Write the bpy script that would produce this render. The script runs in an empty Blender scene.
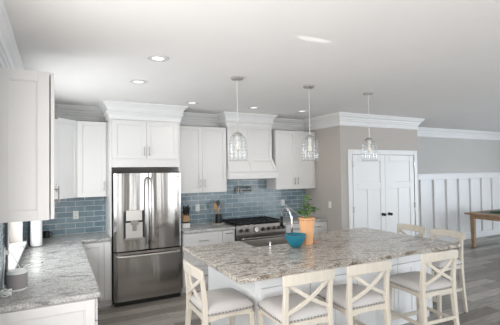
import bpy, bmesh, math, random
from mathutils import Vector, Matrix
random.seed(7)
SC = bpy.context.scene
COL = SC.collection
PI = math.pi

# ------------------------------------------------------------------ camera
YAW, PITCH, ROLL, FPX = 0.4806, 0.0249, -0.0134, 372.4
cam_d = bpy.data.cameras.new('camera')
cam = bpy.data.objects.new('camera', cam_d); COL.objects.link(cam)
f = Vector((math.sin(YAW)*math.cos(PITCH), math.cos(YAW)*math.cos(PITCH), math.sin(PITCH)))
r = Vector((math.cos(YAW), -math.sin(YAW), 0)); u = r.cross(f)
r2 = r*math.cos(ROLL) + u*math.sin(ROLL); u2 = -r*math.sin(ROLL) + u*math.cos(ROLL)
cam.matrix_world = Matrix(((r2.x, u2.x, -f.x, 0), (r2.y, u2.y, -f.y, 0), (r2.z, u2.z, -f.z, 1.7595), (0, 0, 0, 1)))
cam_d.sensor_width = 36; cam_d.sensor_fit = 'HORIZONTAL'; cam_d.lens = FPX/500*36
cam_d.clip_start = 0.05
SC.camera = cam

# ------------------------------------------------------------------ exposure, sky, window light
VS = SC.view_settings
VS.view_transform = 'Standard'; VS.look = 'None'; VS.gamma = 1; VS.use_curve_mapping = False
VS.exposure = 0.0
W = bpy.data.worlds.new('sky'); SC.world = W; W.use_nodes = True
wn = W.node_tree.nodes; wl = W.node_tree.links
bg = wn['Background']
tc = wn.new('ShaderNodeTexCoord'); sx = wn.new('ShaderNodeSeparateXYZ'); cr = wn.new('ShaderNodeValToRGB')
mr = wn.new('ShaderNodeMapRange'); mr.inputs[1].default_value = -1; mr.inputs[2].default_value = 1
wl.new(tc.outputs['Generated'], sx.inputs[0]); wl.new(sx.outputs[2], mr.inputs[0]); wl.new(mr.outputs[0], cr.inputs[0]); wl.new(cr.outputs[0], bg.inputs[0])
cr.color_ramp.elements[0].position = 0.47; cr.color_ramp.elements[0].color = (0.68, 0.73, 0.78, 1)
cr.color_ramp.elements[1].position = 0.55; cr.color_ramp.elements[1].color = (0.85, 0.95, 1.04, 1)
bg.inputs[1].default_value = 1.75

def area(name, loc, rot, sx_, sy_, power, col=(1, 1, 1), spread=PI):
    l = bpy.data.lights.new(name, 'AREA'); l.shape = 'RECTANGLE'; l.size = sx_; l.size_y = sy_
    l.energy = power; l.color = col; l.spread = spread
    o = bpy.data.objects.new(name, l); COL.objects.link(o); o.location = loc; o.rotation_euler = rot
    return o
# daylight at the window openings and one added opening: area -Z axis points into the room, tipped up a little as light off sunlit ground
REAR = [(-0.2, 0.5), (2.10, 2.26), (2.52, 2.92), (3.9, 6.4), (7.2, 9.8)]      # x spans of the openings in the wall behind the camera
RIGHT = [(-2.4, 0.2), (0.9, 2.9)]                   # y spans of the openings in the far right wall
LEFT = (-1.3, 2.3)                                  # y span of an unseen opening added in the left wall for side light
for a, b in REAR:
    area('window_and_added_light', ((a+b)/2, -3.24, 1.3), (PI/2+.16, 0, 0), b-a, 2.2, (24.5 if a > 1 else 20)*(b-a), (0.95, 0.985, 1.0))
for a, b in RIGHT:
    area('window_and_added_light', (12.06, (a+b)/2, 1.35), (PI/2+.2, 0, PI/2), b-a, 2.1, 50*(b-a), (0.78, 0.89, 1.05))
area('window_and_added_light', (-0.50, 4.25, 1.65), (PI/2-.15, 0, -PI/2), 1.3, 1.25, 33, (0.97, 0.985, 1.0))
area('window_and_added_light', (-0.52, (LEFT[0]+LEFT[1])/2, 1.45), (PI/2+.14, 0, -PI/2), LEFT[1]-LEFT[0], 1.5, 100, (1.0, 0.955, 0.935))  # added side light at the unseen opening, brightens the island end

# added narrow spot outside the unseen side opening, draws a soft streak on the ceiling
gl_ = bpy.data.lights.new('ceiling_streak_spot', 'SPOT'); gl_.energy = 1700; gl_.spot_size = math.radians(1.0); gl_.spot_blend = .8; gl_.shadow_soft_size = .01; gl_.color = (1, .98, .95)
go = bpy.data.objects.new('ceiling_streak_spot', gl_); COL.objects.link(go); go.location = (-4.0, 2.25, 1.13)
go.rotation_euler = (Vector((1.70, 2.20, 2.7315)) - go.location).to_track_quat('-Z', 'Y').to_euler()

# ------------------------------------------------------------------ material helpers
def mat(name, col, rough=0.5, metal=0.0, spec=0.5, emit=None, es=0):
    m = bpy.data.materials.new(name); m.use_nodes = True
    b = m.node_tree.nodes['Principled BSDF']
    b.inputs['Base Color'].default_value = (*col, 1); b.inputs['Roughness'].default_value = rough
    b.inputs['Metallic'].default_value = metal; b.inputs['Specular IOR Level'].default_value = spec
    if emit:
        b.inputs['Emission Color'].default_value = (*emit, 1); b.inputs['Emission Strength'].default_value = es
    return m
def N(m): return m.node_tree.nodes, m.node_tree.links, m.node_tree.nodes['Principled BSDF']
def ramp(nodes, stops):
    c = nodes.new('ShaderNodeValToRGB'); e = c.color_ramp.elements
    while len(e) < len(stops): e.new(0.5)
    for el, (p, col) in zip(e, stops):
        el.position = p; el.color = (*col, 1)
    return c
def noise(nodes, links, scale, vec=None, detail=4, rough=.5, dist=0):
    n = nodes.new('ShaderNodeTexNoise'); n.inputs['Scale'].default_value = scale; n.inputs['Detail'].default_value = detail
    n.inputs['Roughness'].default_value = rough; n.inputs['Distortion'].default_value = dist
    if vec: links.new(vec, n.inputs['Vector'])
    return n
def mapped(nodes, links, scale=(1, 1, 1), rot=(0, 0, 0), coord='Object'):
    t = nodes.new('ShaderNodeTexCoord'); mp = nodes.new('ShaderNodeMapping')
    mp.inputs['Scale'].default_value = scale; mp.inputs['Rotation'].default_value = rot
    links.new(t.outputs[coord], mp.inputs['Vector']); return mp.outputs[0]
def bump(nodes, links, b, src, strength, dist=.01):
    bp = nodes.new('ShaderNodeBump'); bp.inputs['Strength'].default_value = strength; bp.inputs['Distance'].default_value = dist
    links.new(src, bp.inputs['Height']); links.new(bp.outputs[0], b.inputs['Normal']); return bp
def paint(name, col, rough=.5, var=.02):
    m = mat(name, col, rough); nd, lk, b = N(m)
    n = noise(nd, lk, 3, mapped(nd, lk), 3)
    c = ramp(nd, [(.3, tuple(x*(1-var) for x in col)), (.7, tuple(min(1, x*(1+var)) for x in col))])
    lk.new(n.outputs[0], c.inputs[0]); lk.new(c.outputs[0], b.inputs['Base Color']); return m

M = {}
M['cab'] = paint('white_cabinet_paint', (.71, .70, .685), .42, .008)
M['island'] = paint('island_paint_light_added', (.85, .86, .865), .42, .006)  # cabinet white made lighter and cooler, standing in for daylight on the island
M['trim'] = paint('white_trim_paint', (.75, .75, .74), .4, .008)
M['ceil'] = paint('ceiling_paint', (.80, .79, .775), .8, .01)
M['wall'] = paint('greige_wall_paint', (.47, .435, .40), .75, .012)
M['wall2'] = paint('pale_wall_paint', (.50, .49, .46), .75, .012)
M['nickel'] = mat('brushed_nickel', (.33, .31, .29), .36, 1)
M['nickel2'] = mat('satin_steel', (.60, .58, .56), .35, .9)
M['palenickel'] = mat('pale_satin_nickel', (.52, .51, .49), .4, .85)
M['chrome'] = mat('chrome', (.75, .75, .76), .12, 1)
M['black'] = mat('black_plastic', (.012, .012, .013), .4)
M['iron'] = mat('black_cast_iron', (.010, .010, .011), .55)
M['blackmetal'] = mat('black_hardware', (.02, .02, .02), .35, .6)
M['white'] = mat('white_plastic', (.82, .82, .80), .4)
M['dark'] = mat('dark_gap', (.03, .03, .03), .7)
M['greyfabric'] = mat('grey_knit_fabric', (.30, .28, .275), .9)
M['paper'] = mat('white_paper', (.86, .86, .85), .9)
M['teal'] = mat('teal_glaze', (.018, .19, .27), .25)
M['peach'] = mat('peach_terracotta', (.80, .44, .22), .6)
M['leaf'] = mat('green_leaf', (.10, .24, .045), .5)
M['stem'] = mat('green_stem', (.22, .33, .10), .6)
M['soil'] = mat('dark_soil', (.05, .035, .025), .9)
M['woodspoon'] = mat('pale_wood', (.50, .31, .16), .6)
M['tabwood'] = mat('table_wood', (.27, .165, .095), .5)
M['green'] = mat('green_cloth', (.02, .10, .05), .8)
M['greyrunner'] = mat('grey_runner_cloth', (.17, .17, .165), .8)
M['pink'] = mat('pink_plastic', (.70, .25, .24), .5)
M['bulb'] = mat('pale_bulb', (.85, .82, .76), .3, emit=(1, .88, .70), es=.12)
M['lens'] = mat('lit_downlight_lens', (1, 1, 1), .3, emit=(1, .96, .90), es=.85)
M['screen'] = mat('dark_glass', (.02, .02, .022), .08)
M['steel2'] = mat('range_steel', (.19, .172, .157), .3, 1)
M['stoolwood'] = paint('whitewashed_wood', (.74, .67, .56), .55, .05)
M['linen'] = paint('pale_linen', (.56, .54, .525), .9, .05)
M['nail'] = mat('pewter_nailhead', (.24, .22, .21), .5, .5)
def brushed(name, col, rough):
    m = mat(name, col, rough, 1); nd, lk, b = N(m)
    n = noise(nd, lk, 1.0, mapped(nd, lk, (9, 9, .35)), 2)
    bump(nd, lk, b, n.outputs[0], .35, .012)
    return m
M['steel'] = brushed('brushed_stainless', (.40, .38, .36), .15)
def granite(name, stops, rot, speck, sc=3.4):
    m = mat(name, (.5, .5, .5), .2); nd, lk, b = N(m)
    v = mapped(nd, lk, (1, 2.3, 2), (0, 0, rot))
    n1 = noise(nd, lk, sc, v, 9, .68, 1.6)
    c1 = ramp(nd, stops); lk.new(n1.outputs[0], c1.inputs[0])
    n2 = noise(nd, lk, 70, mapped(nd, lk), 4, .7)
    c2 = ramp(nd, [(.38, (speck,)*3), (.52, (1, 1, 1)), (.70, (1.12, 1.12, 1.12))]); lk.new(n2.outputs[0], c2.inputs[0])
    mx = nd.new('ShaderNodeMix'); mx.data_type = 'RGBA'; mx.blend_type = 'MULTIPLY'; mx.inputs[0].default_value = 1
    lk.new(c1.outputs[0], mx.inputs[6]); lk.new(c2.outputs[0], mx.inputs[7]); lk.new(mx.outputs[2], b.inputs['Base Color'])
    return m
M['granite'] = granite('brown_grey_granite', [(.30, (.075, .058, .045)), (.40, (.27, .215, .165)), (.47, (.47, .42, .36)), (.54, (.69, .65, .59)), (.61, (.38, .32, .255)), (.68, (.57, .53, .48)), (.76, (.24, .185, .145))], .75, .35)
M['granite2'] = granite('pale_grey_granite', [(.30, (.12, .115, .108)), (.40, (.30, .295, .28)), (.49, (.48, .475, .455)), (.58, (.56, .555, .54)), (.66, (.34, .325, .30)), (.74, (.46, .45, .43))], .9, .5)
def tile(name, axes):
    m = mat(name, (.2, .3, .35), .18); nd, lk, b = N(m)
    t = nd.new('ShaderNodeTexCoord'); s = nd.new('ShaderNodeSeparateXYZ'); c = nd.new('ShaderNodeCombineXYZ')
    lk.new(t.outputs['Object'], s.inputs[0]); lk.new(s.outputs[axes[0]], c.inputs[0]); lk.new(s.outputs[axes[1]], c.inputs[1])
    br = nd.new('ShaderNodeTexBrick'); lk.new(c.outputs[0], br.inputs['Vector'])
    br.inputs['Scale'].default_value = 1; br.inputs['Brick Width'].default_value = .245; br.inputs['Row Height'].default_value = .0765
    br.inputs['Mortar Size'].default_value = .004; br.inputs['Mortar Smooth'].default_value = .1; br.inputs['Bias'].default_value = 0
    br.inputs['Color1'].default_value = (.165, .247, .290, 1); br.inputs['Color2'].default_value = (.242, .322, .360, 1); br.inputs['Mortar'].default_value = (.58, .60, .61, 1)
    n = noise(nd, lk, 9, c.outputs[0], 3)
    cr_ = ramp(nd, [(.3, (.85, .87, .88)), (.7, (1.15, 1.13, 1.12))]); lk.new(n.outputs[0], cr_.inputs[0])
    mx = nd.new('ShaderNodeMix'); mx.data_type = 'RGBA'; mx.blend_type = 'MULTIPLY'; mx.inputs[0].default_value = 1
    lk.new(br.outputs[0], mx.inputs[6]); lk.new(cr_.outputs[0], mx.inputs[7]); lk.new(mx.outputs[2], b.inputs['Base Color'])
    iv = nd.new('ShaderNodeMath'); iv.operation = 'SUBTRACT'; iv.inputs[0].default_value = 1; lk.new(br.outputs['Fac'], iv.inputs[1])
    n3 = noise(nd, lk, 14, c.outputs[0], 2); ad = nd.new('ShaderNodeMath'); ad.operation = 'MULTIPLY_ADD'; ad.inputs[1].default_value = .5
    lk.new(n3.outputs[0], ad.inputs[0]); lk.new(iv.outputs[0], ad.inputs[2])
    bump(nd, lk, b, ad.outputs[0], .35, .004)
    return m
M['tile'] = tile('blue_grey_subway_tile', (0, 2)); M['tileL'] = tile('blue_grey_subway_tile_side', (1, 2))
def planks():
    m = mat('grey_brown_plank_floor', (.3, .27, .24), .38); nd, lk, b = N(m)
    t = nd.new('ShaderNodeTexCoord')
    br = nd.new('ShaderNodeTexBrick'); lk.new(t.outputs['Object'], br.inputs['Vector']); br.offset = .37; br.offset_frequency = 2
    br.inputs['Scale'].default_value = 1; br.inputs['Brick Width'].default_value = 1.22; br.inputs['Row Height'].default_value = .18
    br.inputs['Mortar Size'].default_value = .0018; br.inputs['Bias'].default_value = 0
    br.inputs['Color1'].default_value = (.145, .128, .108, 1); br.inputs['Color2'].default_value = (.42, .39, .355, 1); br.inputs['Mortar'].default_value = (.06, .05, .045, 1)
    n = noise(nd, lk, 3, mapped(nd, lk, (1.3, 14, 1)), 7, .65, .6)
    c = ramp(nd, [(.3, (.62, .61, .60)), (.5, (1, 1, 1)), (.72, (1.3, 1.3, 1.3))]); lk.new(n.outputs[0], c.inputs[0])
    mx = nd.new('ShaderNodeMix'); mx.data_type = 'RGBA'; mx.blend_type = 'MULTIPLY'; mx.inputs[0].default_value = 1
    lk.new(br.outputs[0], mx.inputs[6]); lk.new(c.outputs[0], mx.inputs[7]); lk.new(mx.outputs[2], b.inputs['Base Color'])
    bump(nd, lk, b, n.outputs[0], .08, .004); return m
M['floor'] = planks()
def wood(name, a, c, rough, scale):
    m = mat(name, a, rough); nd, lk, b = N(m)
    n = noise(nd, lk, 4, mapped(nd, lk, scale), 6, .6, .5); cr_ = ramp(nd, [(.3, a), (.7, c)])
    lk.new(n.outputs[0], cr_.inputs[0]); lk.new(cr_.outputs[0], b.inputs['Base Color']); return m
M['tabwood'] = wood('table_wood', (.30, .185, .10), (.46, .31, .19), .45, (6, 1, 6))
M['stoolwood'] = wood('whitewashed_wood', (.61, .555, .47), (.67, .62, .535), .55, (9, 9, 1.2))
def glass(name, ribs):
    m = bpy.data.materials.new(name); m.use_nodes = True; nd, lk = m.node_tree.nodes, m.node_tree.links
    for n in list(nd): nd.remove(n)
    out = nd.new('ShaderNodeOutputMaterial'); tr = nd.new('ShaderNodeBsdfTransparent'); gl = nd.new('ShaderNodeBsdfGlossy')
    tr.inputs[0].default_value = (.96, .965, .965, 1); gl.inputs['Roughness'].default_value = .1; gl.inputs[0].default_value = (.95, .95, .95, 1)
    lw = nd.new('ShaderNodeLayerWeight'); lw.inputs[0].default_value = .35
    mx = nd.new('ShaderNodeMixShader')
    mr_ = nd.new('ShaderNodeMapRange'); mr_.inputs[1].default_value = .2; mr_.inputs[3].default_value = .03; mr_.inputs[4].default_value = .22
    lk.new(lw.outputs['Facing'], mr_.inputs[0])
    lk.new(mr_.outputs[0], mx.inputs[0]); lk.new(tr.outputs[0], mx.inputs[1]); lk.new(gl.outputs[0], mx.inputs[2])
    last = mx.outputs[0]
    if ribs:      # fine pressed ribs in the glass: rings and flutes that scatter a little light
        t = nd.new('ShaderNodeTexCoord'); s_ = nd.new('ShaderNodeSeparateXYZ'); lk.new(t.outputs['Object'], s_.inputs[0])
        def mth(op, a_, b_=None):
            q = nd.new('ShaderNodeMath'); q.operation = op
            for i_, v_ in enumerate((a_, b_)):
                if v_ is None: continue
                if isinstance(v_, (int, float)): q.inputs[i_].default_value = v_
                else: lk.new(v_, q.inputs[i_])
            return q.outputs[0]
        ang = mth('ARCTAN2', s_.outputs[1], s_.outputs[0])
        fl = mth('GREATER_THAN', mth('SINE', mth('MULTIPLY', ang, 12.0)), .80)
        rg = mth('GREATER_THAN', mth('SINE', mth('MULTIPLY', s_.outputs[2], 2*PI/.034)), .82)
        fac = mth('MULTIPLY', mth('MAXIMUM', fl, rg), .11)
        df = nd.new('ShaderNodeBsdfTranslucent'); df.inputs[0].default_value = (.85, .86, .86, 1)
        d2 = nd.new('ShaderNodeBsdfDiffuse'); d2.inputs[0].default_value = (.85, .86, .86, 1)
        ms = nd.new('ShaderNodeMixShader'); ms.inputs[0].default_value = .5; lk.new(df.outputs[0], ms.inputs[1]); lk.new(d2.outputs[0], ms.inputs[2])
        m2 = nd.new('ShaderNodeMixShader'); lk.new(fac, m2.inputs[0]); lk.new(last, m2.inputs[1]); lk.new(ms.outputs[0], m2.inputs[2]); last = m2.outputs[0]
    lk.new(last, out.inputs[0])
    return m
M['glass'] = glass('seeded_shade_glass', True); M['pane'] = glass('window_glass', False)

# ------------------------------------------------------------------ mesh helpers
def wloc(o):
    v = Vector((0, 0, 0))
    while o: v += o.location; o = o.parent
    return v
class MB:
    def __init__(s): s.b = bmesh.new()
    def box(s, x0, x1, y0, y1, z0, z1):
        vs = [s.b.verts.new((x, y, z)) for z in (z0, z1) for y in (y0, y1) for x in (x0, x1)]
        for q in ((0, 2, 3, 1), (4, 5, 7, 6), (0, 1, 5, 4), (2, 6, 7, 3), (0, 4, 6, 2), (1, 3, 7, 5)):
            s.b.faces.new([vs[i] for i in q])
        return s
    def loft(s, secs, cap=True, close=False):
        rings = [[s.b.verts.new(p) for p in sec] for sec in secs]; n = len(rings[0])
        prs = list(zip(rings, rings[1:])) + ([(rings[-1], rings[0])] if close else [])
        for a, b in prs:
            for i in range(n):
                j = (i+1) % n
                s.b.faces.new((a[i], a[j], b[j], b[i]))
        if cap and not close:
            s.b.faces.new(list(reversed(rings[0]))); s.b.faces.new(rings[-1])
        return s
    def lathe(s, prof, c=(0, 0), n=24, sx_=1, sy_=1):
        secs = [[(c[0]+max(r_, 1e-4)*math.cos(2*PI*i/n)*sx_, c[1]+max(r_, 1e-4)*math.sin(2*PI*i/n)*sy_, z) for i in range(n)] for r_, z in prof]
        return s.loft(secs)
    def tube(s, pts, rad, n=8):
        pts = [Vector(p) for p in pts]; secs = []
        rads = rad if isinstance(rad, (list, tuple)) else [rad]*len(pts)
        up = None
        for i, p in enumerate(pts):
            d = (pts[min(i+1, len(pts)-1)] - pts[max(i-1, 0)]).normalized()
            if up is None:
                up = Vector((0, 0, 1)) if abs(d.z) < .9 else Vector((1, 0, 0))
            a = d.cross(up)
            if a.length < 1e-3: a = d.cross(Vector((0, 1, 0)))
            a.normalize(); b = a.cross(d); up = b
            secs.append([p + rads[i]*(math.cos(2*PI*k/n)*a + math.sin(2*PI*k/n)*b) for k in range(n)])
        return s.loft(secs)
    def prism(s, poly, z0, z1):
        return s.loft([[(x, y, z0) for x, y in poly], [(x, y, z1) for x, y in poly]])
    def quadbar(s, pts, hx, hy):           # near-vertical square bar: rectangle in xy at each point
        hs = hx if isinstance(hx, (list, tuple)) else [hx]*len(pts); ks = hy if isinstance(hy, (list, tuple)) else [hy]*len(pts)
        return s.loft([[(p[0]-a, p[1]-b, p[2]), (p[0]+a, p[1]-b, p[2]), (p[0]+a, p[1]+b, p[2]), (p[0]-a, p[1]+b, p[2])] for p, a, b in zip(pts, hs, ks)])
    def build(s, name, m, parent=None, bevel=0, smooth=False, loc=None, seg=1, shift=True):
        bmesh.ops.recalc_face_normals(s.b, faces=s.b.faces)
        me = bpy.data.meshes.new(name); s.b.to_mesh(me); s.b.free()
        if parent is not None and shift: me.transform(Matrix.Translation(-wloc(parent)))
        if loc is not None: me.transform(Matrix.Translation(-Vector(loc)))
        me.materials.append(m)
        if smooth:
            for p in me.polygons: p.use_smooth = True
        o = bpy.data.objects.new(name, me); COL.objects.link(o)
        if parent is not None: o.parent = parent
        if loc is not None: o.location = loc
        if bevel:
            bv = o.modifiers.new('bevel', 'BEVEL'); bv.width = bevel; bv.segments = seg; bv.limit_method = 'ANGLE'
        return o
def smooth_angle(o, ang=.7):
    for e in o.data.edges: pass
    o.data.set_sharp_from_angle(angle=ang); return o
def tag(o, label, cat, group=None):
    o['label'] = label; o['category'] = cat
    if group: o['group'] = group
    return o
def thing(name, label, cat, loc=(0, 0, 0), group=None):
    o = bpy.data.objects.new(name, None); COL.objects.link(o); o.location = loc; o.empty_display_size = .1
    return tag(o, label, cat, group)
def struct(o): o['kind'] = 'structure'; return o
def kids(o): return [c for c in bpy.data.objects if c.parent == o]
def dup(root, loc, rz=0, label=None):
    c = root.copy(); COL.objects.link(c); c.location = loc; c.rotation_euler = (0, 0, rz)
    if label: c['label'] = label
    for k in kids(root):
        a = k.copy(); COL.objects.link(a); a.parent = c
        for g in kids(k):
            b = g.copy(); COL.objects.link(b); b.parent = a
    return c
# axis frames for doors: a door lies on a face whose outward normal is given; (uu) runs along its width
class Face:
    def __init__(s, origin, uu, nn): s.o = Vector(origin); s.u = Vector(uu); s.n = Vector(nn)
    def p(s, a, d, z): return s.o + s.u*a + s.n*d + Vector((0, 0, z))
def fbox(mb, F, a0, a1, d0, d1, z0, z1):
    vs = [mb.b.verts.new(F.p(a, d, z)) for z in (z0, z1) for d in (d0, d1) for a in (a0, a1)]
    for q in ((0, 2, 3, 1), (4, 5, 7, 6), (0, 1, 5, 4), (2, 6, 7, 3), (0, 4, 6, 2), (1, 3, 7, 5)):
        mb.b.faces.new([vs[i] for i in q])
def shaker(F, a0, a1, z0, z1, t=.02, st=.058, rec=.009, d=0.0):
    mb = MB()
    fbox(mb, F, a0, a0+st, d, d+t, z0, z1); fbox(mb, F, a1-st, a1, d, d+t, z0, z1)
    fbox(mb, F, a0+st, a1-st, d, d+t, z0, z0+st); fbox(mb, F, a0+st, a1-st, d, d+t, z1-st, z1)
    fbox(mb, F, a0+st, a1-st, d, d+t-rec, z0+st, z1-st)
    # thin ogee step round the panel
    e = .007
    for q in ((a0+st, a0+st+e, z0+st, z1-st), (a1-st-e, a1-st, z0+st, z1-st), (a0+st, a1-st, z0+st, z0+st+e), (a0+st, a1-st, z1-st-e, z1-st)):
        fbox(mb, F, q[0], q[1], d, d+t-rec*.5, q[2], q[3])
    return mb
def slab(F, a0, a1, z0, z1, t=.02, d=0.0):
    mb = MB(); fbox(mb, F, a0, a1, d, d+t, z0, z1); return mb
def pull(F, a, z, parent, vert=True, L=.13, d=.02, m='nickel', rad=.0055):
    mb = MB(); h = L/2
    if vert:
        pts = [(a, z-h), (a, z+h)]; posts = [(a, z-h*.62), (a, z+h*.62)]
    else:
        pts = [(a-h, z), (a+h, z)]; posts = [(a-h*.62, z), (a+h*.62, z)]
    mb.tube([F.p(x, d+.03, y) for x, y in pts], rad, 8)
    for x, y in posts: mb.tube([F.p(x, d, y), F.p(x, d+.03, y)], rad*.9, 8)
    return mb.build('handle', M[m], parent, smooth=False)
def sweep(mb, path, prof):          # profile (distance to the right of travel, z) swept with mitred corners
    n = len(path); secs = []
    for i, (x, y) in enumerate(path):
        p = Vector((x, y)); d0 = d1 = None
        if i > 0: d0 = (p-Vector(path[i-1])).normalized()
        if i < n-1: d1 = (Vector(path[i+1])-p).normalized()
        d0 = d0 or d1; d1 = d1 or d0
        n0 = Vector((d0.y, -d0.x)); n1 = Vector((d1.y, -d1.x)); mm = (n0+n1); mm = mm/ (mm.dot(n0)) if abs(mm.dot(n0)) > 1e-6 else n0
        secs.append([(x+mm.x*a, y+mm.y*a, z) for a, z in prof])
    mb.loft(secs); return mb

# ------------------------------------------------------------------ room numbers
H = 2.7315; XL = -.357; YB = 5.857; XS = 4.252; YP = 4.856; XP = 6.176; YW = 5.849; XR = 12.0; YR = -3.2
FT = .02       # wall facing

# ------------------------------------------------------------------ structure
struct(MB().box(XL-.2, XR+.2, YR-.2, 6.1, -.1, 0).build('floor', M['floor']))
struct(MB().box(XL-.2, XR+.2, YR-.2, 6.1, H, H+.1).build('ceiling', M['ceil']))
WY0, WY1, WZ0, WZ1 = 3.60, 4.93, 1.0, 2.30
w = MB(); w.box(XL-.16, XL, YR, LEFT[0], 0, H); w.box(XL-.16, XL, LEFT[0], LEFT[1], 0, .7); w.box(XL-.16, XL, LEFT[0], LEFT[1], 2.2, H); w.box(XL-.16, XL, LEFT[1], WY0, 0, H); w.box(XL-.16, XL, WY1, YB+.15, 0, H); w.box(XL-.16, XL, WY0, WY1, 0, WZ0-.03); w.box(XL-.16, XL, WY0, WY1, WZ1, H)
struct(w.build('wall_left', M['wall']))
struct(MB().box(XL, XS+.1, YB, YB+.15, 0, H).build('wall_back', M['wall']))
struct(MB().box(XS, XS+.12, YP+.12, YB, 0, H).build('wall_side', M['wall']))
DX0, DX1, DZ = 4.50, 6.035, 2.035
w = MB(); w.box(XS, DX0, YP, YP+.12, 0, H); w.box(DX1, XP, YP, YP+.12, 0, H); w.box(DX0, DX1, YP, YP+.12, DZ, H); w.box(XP-.12, XP, YP+.12, YW, 0, H)
struct(w.build('wall_pantry', M['wall']))
struct(MB().box(XP-.12, XR, YW, YW+.15, 0, H).build('wall_dining', M['wall2']))
def pierwall(spans, lo, hi, z0, z1):
    out = []; cur = lo
    for a, b in spans: out.append((cur, a, 0, H)); out.append((a, b, 0, z0)); out.append((a, b, z1, H)); cur = b
    out.append((cur, hi, 0, H)); return out
w = MB()
for a, b, z0, z1 in pierwall(REAR, XL-.16, XR, .1, 2.4): 
    if z1 > z0: w.box(a, b, YR-.15, YR, z0, z1)
struct(w.build('wall_rear', M['wall2']))
w = MB()
for a, b, z0, z1 in pierwall(RIGHT, YR, YW, .3, 2.4): w.box(XR, XR+.15, a, b, z0, z1)
struct(w.build('wall_right', M['wall2']))

# crown mouldings
CROWN = [(0, H), (.098, H), (.098, H-.018), (.088, H-.030), (.082, H-.034), (.078, H-.048), (.050, H-.072), (.040, H-.100), (.026, H-.106), (.026, H-.128), (.010, H-.134), (.010, H-.188), (.024, H-.192), (.024, H-.204), (.012, H-.212), (0, H-.214)]
k = 0
def crown(path):
    global k; k += 1
    return struct(sweep(MB(), path, CROWN).build('trim_%d' % k, M['trim']))
crown([(XL, YR), (XL, YB), (XS, YB), (XS, YP), (XP, YP), (XP, YW), (XR, YW), (XR, YR)])
# pantry door casing
w = MB(); w.box(DX0-.095, DX0, YP-.022, YP, 0, DZ+.085); w.box(DX1, DX1+.095, YP-.022, YP, 0, DZ+.085); w.box(DX0, DX1, YP-.022, YP, DZ, DZ+.085)
w.box(DX0-.012, DX0, YP-.022, YP+.11, 0, DZ); w.box(DX1, DX1+.012, YP-.022, YP+.11, 0, DZ)
struct(w.build('trim_2', M['trim'], bevel=.003)); k = 2
# wainscot: backing board, top rail, battens
w = MB(); w.box(XP, XR, YW-.012, YW, 0, 1.66)
struct(w.build('wall_wainscot', M['trim']))
struct(MB().box(XP, XR, YW-.056, YW-.012, 1.515, 1.635).box(XP, XR, YW-.072, YW, 1.635, 1.662).build('trim_3', M['trim'], bevel=.003)); k = 3
for i in range(9):
    x = 6.97+.469*i
    k += 1; struct(MB().box(x, x+.065, YW-.056, YW-.012, .15, 1.515).build('trim_%d' % k, M['trim'], bevel=.002))
struct(MB().box(XP, XR, YW-.058, YW-.012, 0, .15).build('baseboard_dining', M['trim'], bevel=.004))
struct(MB().box(XS, DX0-.095, YP-.016, YP, 0, .14).box(DX1+.095, XP, YP-.016, YP, 0, .14).build('baseboard_pantry', M['trim'], bevel=.004))
struct(MB().box(XS-.016, XS, YP, YB-.66, 0, .14).build('baseboard_side', M['trim'], bevel=.004))
# backsplashes
struct(MB().box(XL+.008, XS-.008, YB-.008, YB, .915, 1.66).build('backsplash_back', M['tile']))
w = MB(); w.box(XL, XL+.008, 3.02, WY0-.07, .915, 1.46); w.box(XL, XL+.008, WY1+.07, YB, .915, 1.46); w.box(XL, XL+.008, WY0-.07, WY1+.07, .915, WZ0-.035)
struct(w.build('backsplash_left', M['tileL']))
k += 1; struct(MB().box(XL+.008, XL+.020, 3.43, 3.515, .916, 1.44).build('trim_%d' % k, mat('bronze_tile_edge', (.06, .052, .048), .5)))
# kitchen window on the left wall
w = MB(); w.box(XL-.15, XL-.11, WY0, WY0+.05, WZ0, WZ1); w.box(XL-.15, XL-.11, WY1-.05, WY1, WZ0, WZ1); w.box(XL-.15, XL-.11, WY0, WY1, WZ0, WZ0+.05); w.box(XL-.15, XL-.11, WY0, WY1, WZ1-.05, WZ1)
w.box(XL-.15, XL-.11, (WY0+WY1)/2-.025, (WY0+WY1)/2+.025, WZ0, WZ1)
win = struct(w.build('window_1', M['trim'], bevel=.002))
MB().box(XL-.135, XL-.130, WY0+.05, WY1-.05, WZ0+.05, WZ1-.05).build('pane', M['pane'], win)
MB().box(XL-.11, XL+.060, WY0-.09, WY1+.09, WZ0-.03, WZ0).build('window_sill', M['trim'], win, bevel=.003)
w = MB(); w.box(XL, XL+.02, WY0-.08, WY0, WZ0, WZ1+.08); w.box(XL, XL+.02, WY1, WY1+.08, WZ0, WZ1+.08); w.box(XL, XL+.02, WY0, WY1, WZ1, WZ1+.08)
w.build('casing', M['trim'], win, bevel=.003)
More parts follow.
